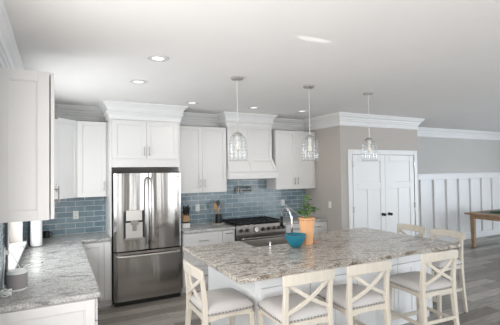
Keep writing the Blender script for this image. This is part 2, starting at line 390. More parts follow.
# pantry doors
def pantry_door(nm, x0, x1, hinge_left):
    F = Face((0, YP+.012, 0), (1, 0, 0), (0, -1, 0)); st = .11; t = .03
    m = MB(); z0, z1 = .012, DZ-.006
    def fb(a, b, d0, d1, c, e): fbox(m, F, a, b, d0, d1, c, e)
    fb(x0, x0+st, 0, t, z0, z1); fb(x1-st, x1, 0, t, z0, z1); fb(x0+st, x1-st, 0, t, z0, .23); fb(x0+st, x1-st, 0, t, z1-st, z1); fb(x0+st, x1-st, 0, t, 1.42, 1.54)
    xm = (x0+x1)/2; fb(xm-.05, xm+.05, 0, t, .23, 1.42)
    fb(x0+st, x1-st, 0, t-.012, .23, z1-st)
    d = struct(m.build(nm, M['trim'], bevel=.004))
    kx = x1-.080 if hinge_left else x0+.080
    h = MB(); h.tube([F.p(kx, t, .966), F.p(kx, t+.008, .966)], .028, 16); h.tube([F.p(kx, t+.008, .966), F.p(kx, t+.03, .966), F.p(kx, t+.04, .966), F.p(kx, t+.06, .966), F.p(kx, t+.066, .966)], [.011, .011, .024, .028, .016], 16)
    h.build('door_knob', M['blackmetal'], d, smooth=True)
    hx = x0-.002 if hinge_left else x1+.002
    for z in (.25, 1.09, 1.86):
        MB().box(hx-.014, hx+.014, YP-.030, YP-.016, z-.05, z+.05).build('hinge', M['nickel'], d)
    return d
pantry_door('door_1', DX0+.004, (DX0+DX1)/2-.002, True); pantry_door('door_2', (DX0+DX1)/2+.002, DX1-.004, False)

# ------------------------------------------------------------------ worktops
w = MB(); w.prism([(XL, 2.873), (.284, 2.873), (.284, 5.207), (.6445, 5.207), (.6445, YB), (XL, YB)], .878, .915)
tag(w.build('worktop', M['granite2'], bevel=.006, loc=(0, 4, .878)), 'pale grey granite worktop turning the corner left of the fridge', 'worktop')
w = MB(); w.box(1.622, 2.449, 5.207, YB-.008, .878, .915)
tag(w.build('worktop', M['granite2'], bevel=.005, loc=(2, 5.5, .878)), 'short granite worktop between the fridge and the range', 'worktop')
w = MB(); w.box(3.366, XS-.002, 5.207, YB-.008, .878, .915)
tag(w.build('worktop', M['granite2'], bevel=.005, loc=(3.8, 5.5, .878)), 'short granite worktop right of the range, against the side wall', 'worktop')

# ------------------------------------------------------------------ base cabinets
def base_box(x0, x1, y0, y1, t, toe=None, z1=.877):
    m = MB(); m.box(x0, x1, y0, y1, .1, z1); m.box(x0+.02, x1-.02, y0+.06, y1-.02, 0, .1); return m.build('cabinet_body', M['cab'], t)
# left run, near end panel
t = thing('base_cabinet', 'white base cabinet with recessed end panel under the near end of the left worktop', 'cabinet', (-.05, 3.9, 0))
m = MB(); m.box(XL+.002, .245, 2.895, 5.18, .1, .877); m.box(XL+.002, .19, 2.93, 5.18, 0, .1); m.build('cabinet_body', M['cab'], t)
F = Face((0, 2.895, 0), (1, 0, 0), (0, -1, 0)); shaker(F, XL+.004, .245, .10, .870, .016, .065).build('end_panel', M['cab'], t, bevel=.0015)
F = Face((.245, 0, 0), (0, 1, 0), (1, 0, 0))
for i in range(5):
    a = 2.90+.455*i; b = min(a+.45, 5.17)
    dr = slab(F, a, b, .715, .868).build('drawer', M['cab'], t, bevel=.002); pull(F, (a+b)/2, .79, dr, False)
    dr = shaker(F, a, b, .112, .708).build('door', M['cab'], t, bevel=.0015); pull(F, b-.04, .61, dr)
# corner base left of fridge
t = thing('base_cabinet', 'white corner base cabinet with one tall door, left of the fridge', 'cabinet', (.45, 5.5, 0))
m = MB(); m.box(.25, .6445, 5.25, YB-.01, .1, .877); m.box(.25, .6445, 5.31, YB-.01, 0, .1); m.build('cabinet_body', M['cab'], t)
F = Face((0, 5.25, 0), (1, 0, 0), (0, -1, 0)); d = shaker(F, .29, .555, .112, .868).build('door', M['cab'], t, bevel=.0015)
slab(F, .56, .643, .105, .872, .018).build('filler_panel', M['cab'], t)
def drawer_unit(x0, x1, label, rows, doors=False, y=5.25, ph='nickel', L=.13):
    t = thing('base_cabinet', label, 'cabinet', ((x0+x1)/2, y+.3, 0))
    m = MB(); m.box(x0, x1, y, YB-.01, .1, .877); m.box(x0, x1, y+.06, YB-.01, 0, .1); m.build('cabinet_body', M['cab'], t)
    F = Face((0, y, 0), (1, 0, 0), (0, -1, 0))
    for z0, z1, kind in rows:
        mk = shaker if kind != 'flat' else slab
        d = (shaker(F, x0+.004, x1-.004, z0, z1, st=.05) if z1-z0 > .2 else slab(F, x0+.004, x1-.004, z0, z1)).build('door' if kind == 'door' else 'drawer', M['cab'], t, bevel=.0015)
        if kind == 'door': pull(F, x1-.045, z1-.12, d)
        else: pull(F, (x0+x1)/2, (z0+z1)/2 if kind != 'top' else z1-.04, d, False, L)
    return t
drawer_unit(1.622, 2.24, 'white three-drawer base cabinet beside the fridge, left of the range', [(.645, .868, 'drawer'), (.38, .638, 'drawer'), (.112, .373, 'drawer')], L=.16)
drawer_unit(2.243, 2.449, 'narrow white pull-out base cabinet touching the left side of the range', [(.112, .868, 'top')], L=.12)
drawer_unit(3.366, 3.80, 'white base cabinet with drawer and door touching the right side of the range', [(.715, .868, 'drawer'), (.112, .708, 'door')])
drawer_unit(3.803, XS-.002, 'white base cabinet with drawer and door next to the light grey side wall', [(.715, .868, 'drawer'), (.112, .708, 'door')])

# ------------------------------------------------------------------ wall cabinets
ZU0, ZU1 = 1.4426, 2.481
def wall_pair(x0, x1, label, body_right=None):
    t = thing('wall_cabinet', label, 'cabinet', ((x0+x1)/2, YB-.16, ZU0)); yf = YB-.32
    MB().box(x0, x1, yf, YB, ZU0, ZU1).build('cabinet_body', M['cab'], t, bevel=.001)
    F = Face((0, yf, 0), (1, 0, 0), (0, -1, 0)); xr = body_right or x1; xm = (x0+xr)/2
    for a, b, hx in ((x0+.003, xm-.0015, xm-.035), (xm+.0015, xr-.003, xm+.035)):
        d = shaker(F, a, b, ZU0+.003, ZU1-.003).build('door', M['cab'], t, bevel=.0015); pull(F, hx, ZU0+.145, d)
    return t
wall_pair(1.622, 2.449, 'white two-door wall cabinet between the fridge surround and the range hood')
wall_pair(3.380, XS-.002, 'white two-door wall cabinet right of the range hood', 4.215)
# single wall cabinet and diagonal corner cabinet at left
t = thing('wall_cabinet', 'white single-door wall cabinet touching the left side of the fridge surround', 'cabinet', (.44, YB-.16, ZU0))
MB().box(.256, .6445, YB-.32, YB, ZU0, ZU1).build('cabinet_body', M['cab'], t, bevel=.001)
F = Face((0, YB-.32, 0), (1, 0, 0), (0, -1, 0)); d = shaker(F, .259, .618, ZU0+.003, ZU1-.003).build('door', M['cab'], t, bevel=.0015); pull(F, .588, ZU0+.145, d)
t = thing('corner_wall_cabinet', 'white diagonal wall cabinet filling the back left corner', 'cabinet', (-.1, 5.6, ZU0))
MB().prism([(XL+.001, YB-.001), (XL+.001, 5.247), (XL+.31, 5.247), (.253, YB-.315), (.253, YB-.001)], ZU0, ZU1).build('cabinet_body', M['cab'], t, bevel=.001)
p0 = Vector((XL+.31, 5.247, 0)); p1 = Vector((.253, YB-.315, 0)); uu = (p1-p0).normalized(); L = (p1-p0).length
F = Face(p0, uu, (uu.y, -uu.x, 0)); d = shaker(F, .006, L-.004, ZU0+.003, ZU1-.003).build('door', M['cab'], t, bevel=.0015); pull(F, .045, ZU0+.145, d)
# near cabinet on the left wall
t = thing('wall_cabinet', 'large white wall cabinet with recessed end panel, nearest on the left wall', 'cabinet', (-.2, 3.2, ZU0))
MB().box(XL+.002, -.060, 2.972, 3.50, ZU0, ZU1).box(-.060, -.034, 3.03, 3.50, ZU0, ZU1).build('cabinet_body', M['cab'], t, bevel=.001)
F = Face((0, 2.972, 0), (1, 0, 0), (0, -1, 0)); shaker(F, XL+.003, -.041, ZU0, ZU1, .014, .074, .006).build('end_panel', M['cab'], t, bevel=.0015)
F = Face((-.033, 0, 0), (0, 1, 0), (1, 0, 0))
d = shaker(F, 2.962, 3.226, ZU0+.004, ZU1-.004, .023).build('door', M['cab'], t, bevel=.0015); pull(F, 3.19, ZU0+.16, d, d=.023)
d = shaker(F, 3.229, 3.498, ZU0+.004, ZU1-.004, .023).build('door', M['cab'], t, bevel=.0015); pull(F, 3.265, ZU0+.16, d, d=.023)
MB().box(-.010, .014, 3.480, 3.496, ZU1-.26, ZU1-.14).build('hinge', M['nickel'], d)

# ------------------------------------------------------------------ fridge surround + fridge
CABCROWN = [(0, H), (.098, H), (.098, H-.016), (.080, H-.030), (.050, H-.066), (.032, H-.104), (.030, H-.122), (.046, H-.128), (.048, H-.140), (.034, H-.156), (.018, H-.176), (.012, H-.226), (0, H-.228)]
t = thing('fridge_surround', 'white cabinet surround with two small doors and crown above the fridge', 'cabinet', (1.13, 5.6, 0)); YF = 5.334
MB().box(.646, .668, YF, YB, 0, H).build('side_panel', M['cab'], t, bevel=.001)
MB().box(1.598, 1.62, YF, YB, 0, H).build('side_panel', M['cab'], t, bevel=.001)
MB().box(.668, 1.598, YF+.004, YB, 1.845, H).build('cabinet_body', M['cab'], t)
F = Face((0, YF+.004, 0), (1, 0, 0), (0, -1, 0))
d = shaker(F, .680, 1.1315, 1.962, 2.490, .018).build('door', M['cab'], t, bevel=.0015); pull(F, 1.098, 2.065, d, d=.018)
d = shaker(F, 1.1345, 1.588, 1.962, 2.490, .018).build('door', M['cab'], t, bevel=.0015); pull(F, 1.168, 2.065, d, d=.018)
sweep(MB(), [(.646, YB), (.646, YF), (1.62, YF), (1.62, YB)][::-1][::-1], [(-a, z) for a, z in CABCROWN][::1]).build('crown_moulding', M['trim'], t) if False else None
sweep(MB(), [(.646, YB-.002), (.646, YF), (1.62, YF), (1.62, YB-.002)], CABCROWN).build('crown_moulding', M['trim'], t)

fx0, fx1, fyf = .676, 1.588, 5.175
t = thing('refrigerator', 'stainless french-door fridge with water dispenser and bottom freezer', 'refrigerator', (1.13, 5.5, 0))
MB().box(fx0+.008, fx1-.008, 5.26, 5.83, .03, 1.752).build('body', M['dark'], t)
def curved_front(mb, x0, x1, z0, z1, n=14, bow=.018):
    cx, hw = (x0+x1)/2, (x1-x0)/2; fr = []
    for i in range(n+1):
        q = -1+2*i/n; fr.append((cx+q*hw, fyf + bow*abs(q)**2.4 + (.012 if abs(q) > .999 else 0)))
    poly = fr + [(x1, 5.255), (x0, 5.255)]
    return mb.prism(poly, z0, z1)
xm = 1.136
dl = curved_front(MB(), fx0, xm-.003, .722, 1.762).build('door', M['steel'], t, bevel=.003)
dr = curved_front(MB(), xm+.003, fx1, .722, 1.762).build('door', M['steel'], t, bevel=.003)
fz = curved_front(MB(), fx0, fx1, .062, .706, 20, .012).build('freezer_drawer', M['steel'], t, bevel=.003)
def bowed(pts, rad): return MB().tube(pts, rad, 10)
for o, x in ((dl, xm-.035), (dr, xm+.035)):
    bowed([(x, fyf+.012, .80), (x, fyf-.035, .83), (x, fyf-.055, .95), (x, fyf-.062, 1.25), (x, fyf-.055, 1.55), (x, fyf-.035, 1.67), (x, fyf+.012, 1.70)], .0135).build('handle', M['nickel2'], o, smooth=True)
bowed([(fx0+.03, fyf+.02, .655), (fx0+.05, fyf-.035, .66), (fx0+.15, fyf-.055, .66), (1.13, fyf-.062, .66), (fx1-.15, fyf-.055, .66), (fx1-.05, fyf-.035, .66), (fx1-.03, fyf+.02, .655)], .0135).build('handle', M['nickel2'], fz, smooth=True)
# dispenser
ds = MB(); ds.box(.795, 1.068, fyf-.004, fyf+.012, .872, 1.255); ds = ds.build('dispenser', M['black'], dl, bevel=.003)
MB().box(.828, 1.035, fyf-.010, fyf, 1.125, 1.262).build('control_panel', mat('silver_panel', (.66, .62, .58), .3, .3), ds, bevel=.004)
m = MB(); m.box(.822, 1.041, fyf-.006, fyf, .895, 1.10); m.build('recess_lining', mat('dispenser_lining', (.50, .47, .44), .4, .2), ds)
m = MB(); m.box(.885, .98, fyf-.024, fyf, 1.07, 1.128); m.box(.905, .96, fyf-.016, fyf, .99, 1.07); m.build('spout', M['nickel'], ds, bevel=.003)
MB().box(.80, 1.063, fyf-.014, fyf, .868, .895).build('drip_tray', M['nickel'], ds, bevel=.002)
m = MB(); m.tube([(1.515, fyf+.010, 1.708), (1.515, fyf+.004, 1.708)], .012, 16); m.box(1.532, 1.537, fyf+.006, fyf+.02, 1.699, 1.717); m.box(1.537, 1.543, fyf+.006, fyf+.02, 1.699, 1.703)
m.box(1.548, 1.553, fyf+.007, fyf+.02, 1.699, 1.717); m.box(1.553, 1.561, fyf+.007, fyf+.02, 1.713, 1.717); m.box(1.553, 1.561, fyf+.007, fyf+.02, 1.699, 1.703); m.box(1.558, 1.561, fyf+.007, fyf+.02, 1.703, 1.709)
m.build('badge', M['white'], dr)
MB().box(fx0+.02, fx1-.02, 5.215, 5.26, .0, .055).build('toe_grille', M['black'], t)
MB().box(fx0+.02, fx0+.10, 5.20, 5.27, 1.763, 1.778).build('hinge_cover', M['dark'], t); MB().box(fx1-.10, fx1-.02, 5.20, 5.27, 1.763, 1.778).build('hinge_cover', M['dark'], t)

# ------------------------------------------------------------------ range hood
t = thing('range_hood', 'white panelled range hood with flared skirt and crown above the range', 'range hood', (2.91, 5.7, 1.645))
hx0, hx1, hyf = 2.475, 3.312, 5.545
F = Face((0, hyf, 0), (1, 0, 0), (0, -1, 0))
MB().box(hx0, hx1, hyf, YB-.01, 1.97, H).build('chimney', M['cab'], t)
hm = (hx0+hx1)/2
for a, b in ((hx0, hm), (hm, hx1)):
    shaker(F, a, b, 1.955, 2.53, .018, .05, .011).build('front_panel', M['cab'], t, bevel=.0015)
bx0, bx1, byf = 2.455, 3.375, 5.43
m = MB(); sec = lambda x0, x1, y, z: [(x0, y, z), (x1, y, z), (x1, YB-.01, z), (x0, YB-.01, z)]
m.loft([sec(bx0, bx1, byf, 1.645), sec(bx0, bx1, byf, 1.705), sec(bx0+.004, bx1-.012, byf+.012, 1.755), sec(hx0, hx1, hyf-.018, 1.975)])
m.build('skirt', M['cab'], t, bevel=.003)
# two raised frames on the sloping skirt
def slope_pt(x, s, d):   # s 0..1 up the slope
    y = byf+.012 + (hyf-.018-byf-.012)*s; z = 1.755 + .22*s; nrm = Vector((0, -.22, -(hyf-.03-byf))).normalized() if False else Vector((0, -.22, .0875)).normalized()
    return Vector((x, y, z)) + nrm*d
def slope_box(m, a0, a1, b0, b1, s0, s1, d):
    v = [m.b.verts.new(slope_pt(x, s, dd)) for dd in (-.002, d) for x, s in ((a0, s0), (a1, s0), (b1, s1), (b0, s1))]
    for q in ((0, 1, 2, 3), (4, 5, 6, 7), (0, 1, 5, 4), (1, 2, 6, 5), (2, 3, 7, 6), (3, 0, 4, 7)): m.b.faces.new([v[i] for i in q])
L0, R0, L1, R1 = bx0+.004, bx1-.012, hx0, hx1
lerp = lambda a, b, s: a+(b-a)*s
for (xa0, xa1), (xb0, xb1) in (((L0, (L0+R0)/2), (L1, hm)), (((L0+R0)/2, R0), (hm, R1))):
    m = MB(); st = .05
    P = lambda e, s: lerp(xa0, xb0, s)+e if e >= 0 else lerp(xa1, xb1, s)+e
    slope_box(m, P(0, 0), P(st, 0), P(0, 1), P(st, 1), 0, 1, .012); slope_box(m, P(-st, 0), lerp(xa1, xb1, 0), P(-st, 1), lerp(xa1, xb1, 1), 0, 1, .012)
    slope_box(m, P(st, 0), P(-st, 0), P(st, .17), P(-st, .17), 0, .17, .012); slope_box(m, P(st, .83), P(-st, .83), P(st, 1), P(-st, 1), .83, 1, .012)
    m.build('skirt_panel', M['cab'], t)
MB().box(bx0+.08, bx1-.08, byf+.06, YB-.06, 1.640, 1.646).build('filter_insert', M['nickel'], t)
sweep(MB(), [(hx0, YB-.012), (hx0, hyf), (hx1, hyf), (hx1, YB-.012)], [(a*.88, z) for a, z in CABCROWN]).build('crown_moulding', M['trim'], t)

# ------------------------------------------------------------------ range
t = thing('range', 'stainless gas range with black grates and a row of knobs', 'range', (2.907, 5.5, 0)); rx0, rx1, ry = 2.453, 3.362, 5.195
MB().box(rx0, rx1, ry+.02, 5.83, .1, .905).build('body', M['steel2'], t)
MB().box(rx0+.03, rx1-.03, ry+.08, 5.8, 0, .1).build('toe_kick', M['black'], t)
m = MB(); m.loft([[(x, ry-.012, .775), (x, ry+.03, .775), (x, ry+.03, .925), (x, ry+.004, .925)] for x in (rx0, rx1)]); m.build('control_panel', M['steel2'], t, bevel=.003)
MB().box(rx0, rx1, ry+.005, 5.82, .905, .922).build('cooktop', M['steel2'], t, bevel=.003)
MB().box(rx0+.03, rx1-.03, ry+.06, 5.80, .922, .926).build('burner_tray', M['iron'], t)
for x in (2.538, 2.642, 2.929, 3.030, 3.130, 3.228, 3.310):
    m = MB(); m.tube([(x, ry-.006, .848), (x, ry-.014, .848)], .031, 18); m.tube([(x, ry-.014, .848), (x, ry-.050, .846)], [.024, .021], 18); m.build('knob', M['steel2'], t, smooth=False)
m = MB(); m.tube([(2.80, ry-.006, .85), (2.80, ry-.020, .85)], .044, 28); dd = m.build('dial', M['steel2'], t)
MB().tube([(2.80, ry-.0195, .85), (2.80, ry-.0225, .85)], .036, 28).build('dial_face', M['white'], dd)
m = MB(); m.box(2.799, 2.801, ry-.024, ry-.022, .85, .876); m.box(2.80, 2.818, ry-.024, ry-.022, .849, .851); m.build('dial_hand', M['black'], dd)
for g in range(3):
    a = rx0+.035+g*.282; b = a+.276; m = MB()
    for y in (ry+.075, ry+.335, ry+.345, ry+.60): m.box(a, b, y, y+.012, .945, .962)
    for x in (a, (a+b)/2-.006, b-.012): m.box(x, x+.012, ry+.075, ry+.612, .945, .962)
    for y in (ry+.20, ry+.47):
        m.box(a, b, y-.006, y+.006, .947, .966)
        for ang in (PI/4, 3*PI/4): 
            cx = (a+b)/2; dx, dy = math.cos(ang)*.11, math.sin(ang)*.11
            m.tube([(cx-dx, y-dy, .955), (cx+dx, y+dy, .955)], .006, 6)
    for x in (a+.006, b-.018):
        for y in (ry+.08, ry+.59): m.box(x, x+.012, y, y+.012, .926, .945)
    m.build('grate', M['iron'], t)
    for y in (ry+.20, ry+.47):
        MB().lathe([(.048, .926), (.048, .935), (.036, .936), (.036, .944), (.001, .946)], ((a+b)/2, y), 20).build('burner', M['iron'], t)
dr = MB().box(rx0+.006, rx1-.006, ry-.012, ry+.02, .185, .765).build('oven_door', M['steel2'], t, bevel=.004)
MB().box(rx0+.16, rx1-.16, ry-.0135, ry-.010, .30, .62).build('oven_window', M['screen'], dr)
m = MB(); m.tube([(rx0+.05, ry-.062, .725), (rx1-.05, ry-.062, .725)], .0135, 12)
for x in (rx0+.075, rx1-.075): m.tube([(x, ry-.012, .725), (x, ry-.062, .725)], .010, 10)
m.build('handle', M['nickel'], dr)
MB().box(rx0+.006, rx1-.006, ry-.006, ry+.02, .105, .178).build('kick_panel', M['steel2'], t)

# ------------------------------------------------------------------ pot filler
t = thing('pot_filler', 'chrome folding pot filler tap on the tile above the range', 'tap', (2.77, YB-.01, 1.44))
m = MB(); m.tube([(2.775, YB-.009, 1.44), (2.775, YB-.022, 1.44)], .032, 16); m.tube([(2.775, YB-.02, 1.44), (2.775, YB-.085, 1.44)], .013, 12); m.build('wall_flange', M['nickel'], t)
m = MB(); m.tube([(2.775, YB-.085, 1.405), (2.775, YB-.085, 1.505)], .015, 12); m.tube([(2.775, YB-.085, 1.490), (3.035, YB-.095, 1.490)], .012, 12); m.build('arm', M['nickel'], t)
m = MB(); m.tube([(3.035, YB-.095, 1.415), (3.035, YB-.095, 1.515)], .015, 12); m.tube([(3.035, YB-.095, 1.435), (2.80, YB-.135, 1.435)], .012, 12); m.build('arm', M['nickel'], t)
m = MB(); m.tube([(2.80, YB-.135, 1.46), (2.80, YB-.135, 1.375)], [.015, .011], 12); m.build('spout', M['nickel'], t)
m = MB(); m.tube([(2.80, YB-.135, 1.40), (2.84, YB-.16, 1.385)], .006, 8); m.build('lever', M['nickel'], t)

# ------------------------------------------------------------------ island
IX0, IX1, IY0, IY1 = 1.275, 4.055, 2.655, 4.132; BX0, BX1, BY0 = 1.575, 3.965, 2.962
SX0, SX1, SY0 = 1.995, 2.745, 3.70
w = MB(); w.prism([(IX0, IY0), (IX1, IY0), (IX1, IY1), (SX1, IY1), (SX1, SY0+.03), (SX1-.01, SY0+.01), (SX1-.03, SY0), (SX0+.03, SY0), (SX0+.01, SY0+.01), (SX0, SY0+.03), (SX0, IY1), (IX0, IY1)], .877, .915)
tag(w.build('worktop', M['granite'], bevel=.005, loc=(2.66, 3.4, .877)), 'big brown and grey veined granite top of the kitchen island', 'worktop')
wd = (BX1-BX0)/4
ilab = ['leftmost of the four white cabinets along the island front', 'second from the left of the white cabinets along the island front', 'third from the left of the white cabinets along the island front', 'rightmost of the four white cabinets along the island front']
for i in range(4):
    a = BX0+wd*i; b = a+wd
    t = thing('island_cabinet', ilab[i], 'cabinet', ((a+b)/2, 3.2, 0))
    m = MB(); m.box(a+.0005, b-.0005, BY0+.001, 3.45, .1, .876); m.box(a+.0005, b-.0005, BY0+.05, 3.45, 0, .1)
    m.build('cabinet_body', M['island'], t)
    F = Face((0, BY0, 0), (1, 0, 0), (0, -1, 0))
    e0 = .05 if i == 0 else .004; e1 = .05 if i == 3 else .004
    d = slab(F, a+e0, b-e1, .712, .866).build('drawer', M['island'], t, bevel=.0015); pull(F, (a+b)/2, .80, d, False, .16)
    c = (a+e0+b-e1)/2
    for x0, x1 in ((a+e0, c-.0015), (c+.0015, b-e1)):
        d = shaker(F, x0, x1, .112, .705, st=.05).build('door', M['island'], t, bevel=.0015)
t = thing('island_cabinet', 'white sink cabinet with plain end panel on the range side of the island', 'cabinet', (2.7, 3.8, 0))
m = MB(); m.box(BX0, SX0-.012, 3.452, 4.10, .1, .876); m.box(SX1+.012, BX1, 3.452, 4.10, .1, .876); m.box(SX0-.012, SX1+.012, 3.452, 3.68, .1, .876); m.box(SX0-.012, SX1+.012, 3.68, 4.10, .1, .62); m.box(BX0, BX1, 3.452, 4.05, 0, .1)
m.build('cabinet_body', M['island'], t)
F = Face((0, 4.10, 0), (1, 0, 0), (0, 1, 0))
for x0, x1, z1 in ((BX0+.004, SX0-.02, .868), (SX0, (SX0+SX1)/2-.002, .61), ((SX0+SX1)/2+.002, SX1, .61), (SX1+.02, 3.35, .868), (3.355, BX1-.004, .868)):
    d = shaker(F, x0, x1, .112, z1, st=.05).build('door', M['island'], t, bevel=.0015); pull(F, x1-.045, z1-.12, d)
# sink
t = thing('sink', 'stainless apron-front sink set into the far edge of the island', 'sink', (2.37, 3.9, .66))
m = MB(); q = .006
m.box(SX0-.008, SX1+.008, SY0-.008, SY0, .66, .876); m.box(SX0-.008, SX1+.008, 4.125, 4.150, .64, .905)
m.box(SX0-.008, SX0, SY0, 4.125, .66, .876); m.box(SX1, SX1+.008, SY0, 4.125, .66, .876); m.box(SX0-.008, SX1+.008, SY0-.008, 4.125, .652, .660)
m.build('basin', mat('satin_sink_steel', (.42, .39, .36), .42, .8), t, bevel=.002)
MB().lathe([(.045, .660), (.045, .663), (.03, .6635), (.001, .662)], (2.37, 3.9), 20).build('drain', M['chrome'], t)
# faucet
t = thing('faucet', 'tall chrome pull-down kitchen faucet behind the teal bowl', 'faucet', (2.425, 3.625, .915))
m = MB(); m.lathe([(.030, .915), (.030, .922), (.022, .930), (.020, 1.01), (.014, 1.02)], (2.425, 3.625), 18); m.build('base', M['chrome'], t, smooth=True)
pts = [(2.425, 3.625, 1.0), (2.425, 3.625, 1.12), (2.424, 3.625, 1.205)]
for i in range(1, 11):
    a = PI*i/10; pts.append((2.424-.01*i/10, 3.625+.10*(1-math.cos(a)), 1.205+.115*math.sin(a)))
m = MB(); m.tube(pts, .0125, 12); m.build('neck', M['chrome'], t, smooth=True)
m = MB(); m.tube([(2.414, 3.825, 1.21), (2.413, 3.827, 1.15), (2.412, 3.829, 1.10)], [.015, .018, .02], 12); m.build('spray_head', M['blackmetal'], t, smooth=True)
m = MB(); m.tube([(2.408, 3.63, .985), (2.388, 3.632, .985)], .011, 10); m.tube([(2.388, 3.632, .985), (2.372, 3.645, 1.05)], .006, 8); m.build('handle', M['chrome'], t)
t = thing('soap_dispenser', 'small chrome soap pump left of the teal bowl by the sink', 'soap dispenser', (2.115, 3.60, .915))
MB().lathe([(.021, .915), (.021, .921), (.012, .926), (.011, .955), (.015, .958), (.015, .975), (.001, .978)], (2.115, 3.60), 16).build('body', M['chrome'], t)
m = MB(); m.tube([(2.115, 3.60, .968), (2.115, 3.65, .972), (2.115, 3.665, .962)], .006, 8); m.build('spout', M['chrome'], t)

# ------------------------------------------------------------------ things on the island
t = thing('bowl', 'teal glazed bowl on the island in front of the faucet', 'bowl', (2.37, 3.475, .915))
m = MB(); m.lathe([(.045, .915), (.052, .918), (.082, .955), (.108, 1.005), (.122, 1.052), (.123, 1.056), (.118, 1.056), (.102, 1.006), (.076, .958), (.045, .930), (.001, .927)], (2.37, 3.475), 40)
m.build('bowl_body', M['teal'], t, smooth=True)
t = thing('planter', 'tall peach faceted planter tapering down beside the teal bowl', 'planter', (2.575, 3.54, .915)); px, py = 2.575, 3.54
m = MB(); m.lathe([(.062, .915), (.066, .92), (.096, 1.205), (.098, 1.222), (.090, 1.222), (.086, 1.19), (.001, 1.19)], (px, py), 8); pb = m.build('pot', M['peach'], t, bevel=.002)
m = MB()
for i in range(22):
    a = 2*PI*i/22; c = Vector((math.cos(a), math.sin(a), 0)); R_ = .0945; p = Vector((px, py, 1.196))
    m.tube([p+c*(R_-.012), p+c*(R_+.0002)], .0055, 6)
m.build('rim_dots', mat('brown_marks', (.25, .10, .05), .7), t)
MB().lathe([(.087, 1.19), (.086, 1.202), (.001, 1.206)], (px, py), 8).build('soil', M['soil'], t)
pl = thing('potted_plant', 'leafy green herb seedling growing in the peach planter', 'plant', (px, py, 1.2))
stems = MB(); lv = MB(); rnd = random.Random(3)
def leaf(p, d, size):
    d = d.normalized(); up = Vector((0, 0, 1)); sd = d.cross(up)
    if sd.length < .05: sd = Vector((1, 0, 0))
    sd.normalize(); nn = sd.cross(d)
    row = []
    for s, wv, dz in ((0, .05, 0), (.25, .36, .05), (.5, .46, .06), (.75, .30, .0), (1, .02, -.10)):
        c = p + d*size*s + nn*size*dz
        row.append((c - sd*size*wv + nn*size*.07, c, c + sd*size*wv + nn*size*.07))
    vs = [[lv.b.verts.new(q) for q in rr] for rr in row]
    for a, b in zip(vs, vs[1:]):
        for j in range(2): lv.b.faces.new((a[j], a[j+1], b[j+1], b[j]))
mains = [((.0, .0), (-.010, .0, .27)), ((.015, .01), (.10, -.02, .125)), ((-.02, .0), (-.075, -.01, .105)), ((.0, -.02), (.015, -.05, .15)), ((.01, .02), (.03, .04, .17))]
for (ox, oy), (tx, ty, tz) in mains:
    base = Vector((px+ox, py+oy, 1.20)); tip = Vector((px+ox+tx, py+oy+ty, 1.20+tz)); pts = []
    for i in range(6):
        s = i/5; pts.append(base.lerp(tip, s) + Vector((0, 0, .03*math.sin(s*PI))))
    stems.tube(pts, [.0045, .004, .0035, .003, .0025, .0015], 6)
    for i in range(2, 6):
        for kq in range(5 if i < 5 else 6):
            an = rnd.uniform(0, 2*PI); dd = Vector((math.cos(an), math.sin(an), rnd.uniform(-.25, .5)))
            p = pts[i]; q = p + dd*.028; stems.tube([p, q], .0014, 5); leaf(q, dd + Vector((0, 0, -.25)), rnd.uniform(.034, .060))
stems.build('stem', M['stem'], pl); lv.build('foliage', M['leaf'], pl, smooth=True)
m = MB(); m.lathe([(.014, .915), (.018, .921), (.016, .932), (.001, .936)], (2.705, 3.55), 14)
tag(m.build('bottle_cap', M['pink'], loc=(2.705, 3.55, .915), smooth=True), 'tiny pinkish red cap on the island right of the peach planter', 'cap')

